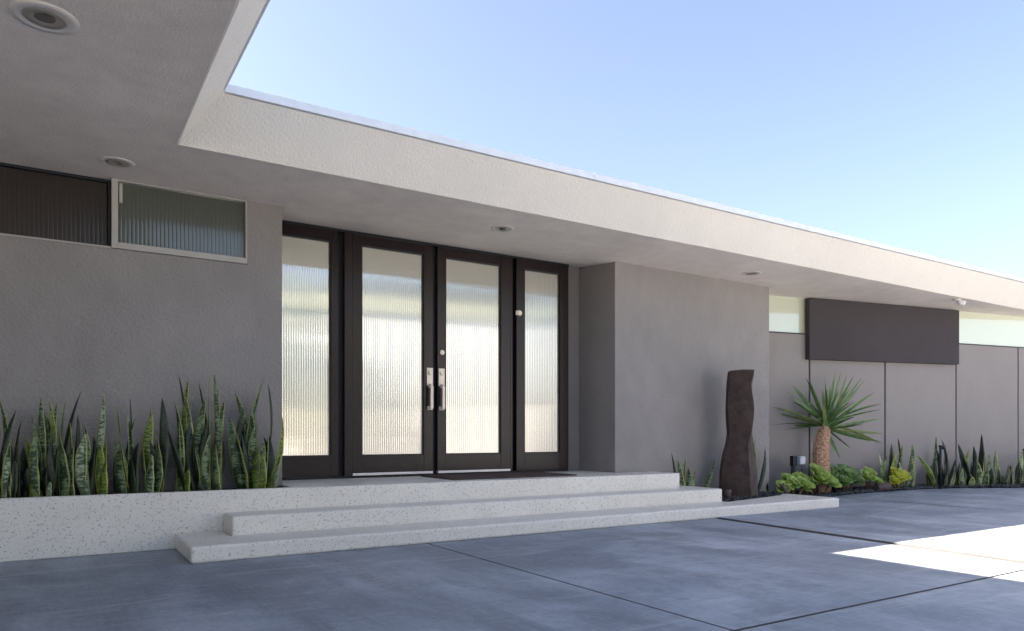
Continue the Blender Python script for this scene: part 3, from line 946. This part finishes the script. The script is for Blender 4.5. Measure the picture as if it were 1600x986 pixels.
RIGHT=[
    (0, [(10.54, 6.23, 10.39, 0.62, 0.062), (10.74, 6.29, 10.73, 0.74, 0.079), (10.9, 6.29, 10.97, 0.82, 0.087), (11.01, 6.24, 11.02, 0.73, 0.064), (11.02, 6.17, 11.12, 0.73, 0.071), (10.87, 6.17, 10.84, 0.47, 0.086), (10.52, 6.22, 10.54, 0.58, 0.054), (10.93, 6.15, 11.05, 0.57, 0.079), (11.0, 6.08, 11.1, 0.39, 0.055), (10.78, 6.25, 10.8, 0.62, 0.094), (10.69, 6.13, 10.67, 0.4, 0.047)]),
    (1, [(11.6, 6.05, 11.1, 0.56, 0.061), (11.7, 6.12, 11.69, 0.86, 0.046), (11.78, 6.07, 11.78, 0.81, 0.049), (11.68, 6.03, 11.63, 0.65, 0.057), (11.79, 5.98, 11.9, 0.63, 0.057), (11.68, 5.94, 11.96, 0.49, 0.056), (11.72, 5.9, 11.89, 0.39, 0.056), (11.64, 5.95, 11.73, 0.36, 0.064), (11.76, 5.92, 11.86, 0.29, 0.048), (11.39, 5.93, 11.43, 0.3, 0.063)]),
    (2, [(12.3, 5.91, 12.01, 0.73, 0.074), (12.31, 5.92, 12.07, 0.58, 0.074), (12.36, 5.9, 12.3, 0.65, 0.058), (12.44, 5.9, 12.39, 0.7, 0.066), (12.68, 5.9, 12.66, 0.89, 0.084), (12.0, 5.86, 11.97, 0.36, 0.073), (12.21, 5.78, 12.22, 0.21, 0.089), (12.44, 5.74, 12.46, 0.3, 0.082), (12.38, 5.82, 12.41, 0.48, 0.074)]),
    (3, [(12.6, 5.79, 12.62, 0.59, 0.05), (12.81, 5.81, 12.81, 0.57, 0.067), (12.78, 5.75, 12.83, 0.61, 0.05), (13.04, 5.74, 12.9, 0.61, 0.067), (12.94, 5.71, 13.08, 0.4, 0.075), (12.92, 5.62, 12.95, 0.34, 0.05), (13.17, 5.72, 13.35, 0.57, 0.042), (12.96, 5.75, 12.99, 0.49, 0.067), (13.07, 5.59, 13.09, 0.24, 0.05)]),
    (4, [(13.54, 5.67, 13.54, 0.62, 0.069), (13.33, 5.61, 13.3, 0.52, 0.068), (13.28, 5.57, 13.28, 0.34, 0.084), (13.26, 5.59, 13.19, 0.44, 0.059), (13.59, 5.64, 13.63, 0.57, 0.069), (13.65, 5.61, 13.69, 0.64, 0.069)]),
]
MONO=[
    (0, [(6.39, 6.4, 6.28, 0.66, 0.03), (6.49, 6.4, 6.44, 0.57, 0.076), (6.58, 6.4, 6.58, 0.6, 0.034), (6.75, 6.4, 7.02, 0.57, 0.054), (6.69, 6.4, 6.69, 0.45, 0.077), (6.61, 6.4, 6.63, 0.47, 0.067), (6.79, 6.4, 6.87, 0.28, 0.048), (6.6, 6.4, 6.6, 0.3, 0.029)]),
    (1, [(7.72, 6.4, 7.71, 0.9, 0.057), (7.77, 6.4, 7.83, 0.81, 0.065), (7.82, 6.4, 8.06, 0.7, 0.051), (7.7, 6.4, 7.68, 0.83, 0.031)]),
    (2, [(8.03, 6.4, 8.03, 0.23, 0.041), (8.02, 6.4, 8.0, 0.17, 0.029)]),
]

LL = ['snake plant clump at the left end of the visible planter, cut by the picture edge',
      'narrow dark snake plant clump, second from the picture edge in the planter',
      'snake plant clump in the planter with one yellow-green leaf curving right at its top',
      'snake plant clump in the planter with a broad pale leaf in front of it',
      'snake plant clump in the planter below the mullion side of the pale framed window',
      'snake plant clump in the planter with a tight bunch of broad yellow-green leaves',
      'tall thin snake plant clump in the planter, one pale leaf leaning left',
      'tallest snake plant clump in the planter, thick with many upright leaves',
      'snake plant clump at the door end of the planter, by the wall corner']
for (i, lv), lab in zip(LEFT, LL):
    snake_clump(lv, .41, lab, 'snake plants in the terrazzo planter', fill=11)
# unseen end of the planter continues a little past the frame
RL = ['snake plant clump right of the yucca, behind the yellow-green succulent',
      'sparse snake plant clump beside the black stake with a cross arm, one leaf leaning left',
      'snake plant clump with one leaf well above the rest by the wing wall',
      'low snake plant clump of thin grey-green leaves just left of the second stake',
      'snake plant clump at the right edge of the picture']
for (i, lv), lab in zip(RIGHT, RL):
    snake_clump(lv, .04, lab, 'snake plants along the wing wall', fill=12)
ML = ['small snake plant left of the standing stone, half hidden behind the steps',
      'snake plant with three tall leaves growing right behind the standing stone',
      'tiny snake plant sprout at the corner of the grey pier']
for (i, lv), lab in zip(MONO, ML):
    snake_clump(lv, .07, lab, 'snake plants by the standing stone', fill=0)

# ------------------------------------------------------------------ yucca
def yucca():
    c0 = Vector((9.27, 6.38, 0.0))
    e = empty('yucca', (c0.x, c0.y, zg(9)), 'yucca with spiky green crown on a thick scaly tan trunk', 'yucca')
    RX, RF = Vector((.8458, -.5336, 0)), Vector((.5336, .8458, 0))
    ax = [(-.05, 0), (-.05, .15), (-.045, .35), (-.052, .60), (-.03, .78), (.0, .92), (.012, 1.0)]
    rd = [.125, .112, .10, .098, .088, .068, .05]
    mb = MB()
    mb.tube([c0 + RX * a + Vector((0, 0, h)) for a, h in ax], rd, 20)
    # leaf-base scales spiralling up the trunk
    def at_h(h):
        for i in range(len(ax) - 1):
            if h <= ax[i + 1][1]:
                t = (h - ax[i][1]) / (ax[i + 1][1] - ax[i][1])
                return ax[i][0] + (ax[i + 1][0] - ax[i][0]) * t, rd[i] + (rd[i + 1] - rd[i]) * t
        return ax[-1][0], rd[-1]
    nn = 430
    for q in range(nn):
        h = .02 + .94 * q / nn
        a = q * 2.39996
        cx, r = at_h(h)
        n_ = Vector((math.cos(a), math.sin(a), 0)); tt = Vector((-math.sin(a), math.cos(a), 0))
        c = c0 + RX * cx + Vector((0, 0, h))
        w, hh = .022, .034
        up = Vector((0, 0, 1))
        p0 = c + n_ * (r - .003) - up * hh * .7
        pl, pr = c + n_ * (r + .003) - tt * w, c + n_ * (r + .003) + tt * w
        pt = c + n_ * (r + .020 + random.uniform(0, .008)) + up * hh
        pin = c + n_ * (r - .004) + up * hh * .6
        v = [mb.bm.verts.new(p) for p in (p0, pl, pt, pr, pin)]
        for tri in ((0, 1, 2), (0, 2, 3), (1, 4, 2), (2, 4, 3)):
            mb.bm.faces.new([v[k] for k in tri])
    mb.norec = True
    mb.build('trunk', M['bark'], e)
    cen = c0 + RX * .02 + Vector((0, 0, 1.0))
    tips = [(-.04, .77), (.08, .68), (.15, .77), (.24, .75), (.32, .71), (-.43, .57), (-.3, .63), (-.23, .66), (-.58, .45), (-.68, .26), (-.63, .18), (-.79, 0), (-.5, -.06), (.5, .66), (.54, .63), (.67, .46), (.60, .36), (-.52, .34), (-.36, .50), (.78, .3), (.73, .22), (.77, .09), (.8, -.11), (.8, -.23), (.78, -.26), (.53, -.21), (.49, -.32), (.33, -.13), (.15, -.45), (.31, .56), (.4, .55), (.35, .37), (.19, .72), (.21, .6), (.12, .6), (.27, .66), (.0, .6), (.1, .5), (.17, .5)]
    mb = MB(); mb.norec = True
    def sword(tip, w, mi):
        d = tip - cen
        L = d.length
        side = d.cross(RF * random.uniform(.5, 1) + Vector((random.uniform(-.5, .5), random.uniform(-.5, .5), random.uniform(.1, .8)))).normalized()
        if side.length < .5: side = RX
        base = cen + Vector((random.uniform(-.03, .03), random.uniform(-.03, .03), random.uniform(-.07, .04)))
        nrm = d.normalized().cross(side)
        if nrm.z < 0: nrm = -nrm
        sag = Vector((0, 0, -1)) * L * random.uniform(-.02, .05)
        rows = []
        for i in range(9):
            s = i / 8
            p = base.lerp(tip, s) - sag * (4 * s * (1 - s))
            hw = w * .5 * (.75 + .6 * s if s < .4 else max(.03, .99 * (1 - ((s - .4) / .6) ** 2.0)))
            rows.append([mb.bm.verts.new(p + side * hw * u + nrm * hw * dd) for u, dd in ((-1, .35), (0, 0), (1, .35))])
        for r0, r1 in zip(rows, rows[1:]):
            for k in range(2):
                f = mb.bm.faces.new((r0[k], r0[k + 1], r1[k + 1], r1[k])); f.material_index = mi; f.smooth = True
    for dx, dz in tips:
        l2 = dx * dx + dz * dz
        dep = math.sqrt(max(.0, .80 ** 2 - l2)) * random.choice([-1, 1]) * random.uniform(.2, .9)
        sword(cen + RX * dx * 1.04 + RF * dep * .8 + Vector((0, 0, dz * 1.04)), random.uniform(.040, .054), 1 if (dx > .7 and dz < 0) or random.random() < .15 else 0)
    for q in range(60):
        a = random.uniform(0, 6.28); el = random.uniform(.0, 1.45)
        L = random.uniform(.45, .7)
        d = Vector((math.cos(a) * math.cos(el), math.sin(a) * math.cos(el), math.sin(el)))
        if abs(d.dot(RF)) < .45: continue
        sword(cen + d * L, .044, 1 if random.random() < .12 else 0)
    mb.build('crown', [M['yucca'], M['yucca_yel']], e)
yucca()

# ------------------------------------------------------------------ succulents
def rosette(mb, c, r, up=Vector((0, 0, 1)), mi=0):
    n = 20
    X = up.orthogonal().normalized(); Y = up.cross(X)
    for q in range(n):
        s = q / n
        a = q * 2.39996
        el = .15 + 1.15 * (1 - s) ** .9 if False else .12 + 1.2 * s
        L = r * (1 - .62 * s) * random.uniform(.9, 1.08)
        d = (X * math.cos(a) + Y * math.sin(a)) * math.cos(el) + up * math.sin(el)
        side = (-X * math.sin(a) + Y * math.cos(a))
        nrm = side.cross(d)
        if nrm.dot(up) < 0: nrm = -nrm
        rows = []
        for i in range(6):
            t = i / 5
            hw = L * .40 * (.35 + .65 * math.sin(min(1, t * 1.15) * math.pi * .5)) if t < .85 else L * .40 * (.62 if t < .95 else .12)
            p = c + d * L * t + nrm * L * .16 * (t * t) + up * (.0)
            rows.append([mb.bm.verts.new(p + side * hw * u + nrm * hw * dd) for u, dd in ((-1, .4), (0, 0), (1, .4))])
        for r0, r1 in zip(rows, rows[1:]):
            for k in range(2):
                f = mb.bm.faces.new((r0[k], r0[k + 1], r1[k + 1], r1[k])); f.smooth = True; f.material_index = mi
def succulent(x, y, heads, label, mi=0):
    heads = [(a * 1.25, b * 1.2, c * 1.25 + .03, d * 1.28) for a, b, c, d in heads]
    z = zg(x) + .02
    mb = MB(); mb.norec = True
    for dx, dy, h, r in heads:
        c = Vector((x + dx, y + dy, z + h))
        mb.tube([(x + dx * .5, y + dy * .5, z - .02), c], [.018, .014], 6, mi=3)
        tilt = Vector((dx * 1.5 - .2, dy * 1.5 - .8, 1)).normalized()
        rosette(mb, c, r, tilt, mi)
    o = mb.build('succulent', [M['succ'], M['succ_yel'], M['succ_dark'], M['wood']], None, org=(x, y, z))
    md = o.modifiers.new('thick', 'SOLIDIFY'); md.thickness = .004; md.offset = 0
    tag(o, label, 'succulent', 'succulents in the pebble bed')
succulent(8.46, 6.30, [(0, 0, .10, .13), (-.13, .02, .06, .12), (.12, -.04, .09, .13), (.02, .1, .15, .10), (.2, .03, .04, .10)], 'pale green succulent rosettes behind the end of the terrazzo kerb, left of the yucca')
succulent(8.98, 6.26, [(0, 0, .13, .17), (.13, -.03, .08, .15), (-.13, .05, .09, .12), (.02, .06, .22, .12), (-.2, .12, .15, .10)], 'broad leaved bright green succulent hiding the foot of the yucca trunk')
succulent(9.44, 6.48, [(0, 0, .16, .15), (.12, .02, .20, .12), (-.10, .04, .20, .10)], 'darker green succulent rising just right of the yucca trunk', 2)
succulent(9.78, 6.36, [(0, 0, .12, .17), (.14, .03, .07, .14), (-.14, -.03, .08, .12), (.04, .08, .19, .12)], 'dark centred spreading succulent between the yucca trunk and snake plants', 2)
succulent(10.17, 6.30, [(0, 0, .10, .13), (.09, .03, .16, .10), (.12, -.05, .06, .10)], 'small yellowish green succulent next to the lying brown lamp')
succulent(10.62, 6.10, [(0, 0, .09, .13), (.12, .01, .11, .12), (-.09, -.01, .06, .10), (.03, .05, .16, .09)], 'bright yellow-green succulent in front of the snake plants, right of the yucca', 1)

# ------------------------------------------------------------------ small fittings in the beds
def spot(x, y, z, d, L, r, m, label, stake=True):
    e = empty('garden_spotlight', (x, y, z), label, 'spotlight', 'garden spotlights')
    c = Vector((x, y, z + .03)); d = Vector(d).normalized()
    mb = MB(); mb.tube([c, c + d * L * .92, c + d * L], [r * .92, r, r * 1.04], 18, cap=True); mb.build('lamp_body', m, e)
    mb = MB(); mb.tube([(x, y, z - .04), c + d * .01], .008, 8); mb.build('stem', M['black'], e)
spot(6.62, 5.80, .085, (.05, .05, 1), .115, .036, M['brownpipe'], 'short upright cylinder spotlight at the foot of the standing stone by the step end')
spot(7.93, 5.99, .10, (-.40, .10, .55), .13, .030, M['brownpipe'], 'small dark spotlight leaning left on the end of the terrazzo kerb')
spot(10.12, 6.12, zg(10.1) + .03, (1, -.4, .12), .20, .062, M['brownpipe'], 'reddish brown cylinder lamp lying between two succulents')
spot(9.28, 6.22, zg(9.3) + .02, (-.25, .1, 1), .12, .034, M['black'], 'black spotlight half buried among succulents below the yucca')

ob = empty('outlet_post', (8.80, 6.52, 0), 'grey outdoor socket with a clear cover on a short post left of the yucca', 'outlet')
mb = MB(); mb.box((8.765, 6.52, .0), (8.815, 6.555, .44)); mb.build('post', M['groove'], ob, bevel=.004)
mb = MB(); mb.box((8.745, 6.50, .43), (8.825, 6.56, .575)); mb.build('back_box', M['black'], ob, bevel=.006)
mb = MB(); mb.box((8.83, 6.45, .45), (8.955, 6.53, .575)); mb.build('cover', M['plasticclear'], ob, bevel=.015, seg=3)
mb = MB(); mb.tube([(8.91, 6.49, .45), (8.93, 6.50, .36), (8.915, 6.49, .25), (8.95, 6.50, .12), (8.96, 6.47, .02)], .006, 6); mb.build('cord', M['black'], ob)

def stake(x, y, lean, label, arm, h=.66):
    z = zg(x)
    e = empty('irrigation_stake', (x, y, z), label, 'stake', 'black irrigation stakes')
    top = Vector((x + lean, y, z + h))
    mb = MB(); mb.tube([(x, y, z - .02), top], .017, 10); mb.build('post', M['black'], e)
    mb = MB(); mb.tube([top + Vector((-.03 if arm > 0 else arm, 0, -.01)), top + Vector((arm if arm > 0 else .03, -.0, -.01))], .014, 10)
    mb.tube([top + Vector((arm * .6, 0, -.01)), top + Vector((arm * .6, 0, -.06))], .02, 10); mb.build('arm', M['black'], e)
stake(11.44, 5.90, .0, 'upright black stake with a short cross arm among the sparse snake plants', .13)
stake(13.08, 5.42, -.08, 'leaning black stake with a cross arm at the right edge of the picture', .12, .60)

# ------------------------------------------------------------------ across the drive: what the glass mirrors
gb = empty('garage_building', (8.7, -6, 0), 'flat roofed white garage across the driveway, mirrored in the door glass', 'garage')
mb = MB(); mb.box((6.0, -9.0, 0), (11.3, -3.0, 3.95)); mb.build('wall', M['beige'], gb)
mb = MB(); mb.box((5.9, -9.1, 3.952), (11.4, -2.9, 4.5)); mb.build('fascia', M['olive'], gb)
mb = MB(); mb.box((5.8, -9.2, 4.502), (11.5, -2.8, 4.72)); mb.build('roof', M['groove'], gb)
mb = MB(); mb.box((12.5, -6.3, 0), (24, -6.0, 1.9)); tag(mb.build('garden_wall', M['white'], None, org=(18, -6, 0)), 'long white garden wall beside the far garage', 'wall')
mb = MB(); mb.box((-9, -12.3, 0), (5.5, -12.0, 1.7)); tag(mb.build('garden_wall', M['panel'], None, org=(-2, -12, 0)), 'beige garden wall behind the hedge opposite the entrance', 'wall')

def bushy(name, boxes, n, label, cat, size=.10, trunk=None):
    e = empty(name, (boxes[0][0], boxes[0][1], 0), label, cat)
    mb = MB(); mb.norec = True
    for q in range(n):
        bx, by, bz, rx, ry, rz = random.choice(boxes)
        d = Vector((random.gauss(0, 1), random.gauss(0, 1), random.gauss(0, 1))).normalized() * random.uniform(.6, 1.05)
        c = Vector((bx + d.x * rx, by + d.y * ry, max(.05, bz + d.z * rz)))
        a = Vector((random.gauss(0, 1), random.gauss(0, 1), random.gauss(0, 1))).normalized(); b = a.orthogonal().normalized()
        s = size * random.uniform(.6, 1.3)
        mb.poly([c - a * s, c - b * s * .5, c + a * s, c + b * s * .5])
    mb.build('crown', M['hedge'], e)
    mb = MB()
    for bx, by, bz, rx, ry, rz in boxes:
        mb.tube([(bx, by, -.05), (bx + .05, by, bz * .6), (bx, by, bz)], [.08, .06, .03], 8)
    mb.build('trunk', M['wood'], e)
bushy('tree', [(4.2, -1.9, 3.2, 1.1, 1.0, 1.2), (3.4, -2.4, 2.2, 1.1, 1.0, 1.2), (4.9, -2.2, 1.7, .75, .8, 1.3)], 3400, 'leafy green tree beside the white garage across the driveway', 'tree', .13)
for k_, (x, y) in enumerate(((-6, -11), (-2.2, -11.2), (1.6, -11))):
    bushy('hedge_shrub', [(x, y, 1.0, 1.9, .8, 1.1)], 900, ['round green shrub opposite the carport', 'green shrub in the middle of the far hedge row', 'green shrub at the garage end of the far hedge row'][k_], 'shrub', .13)
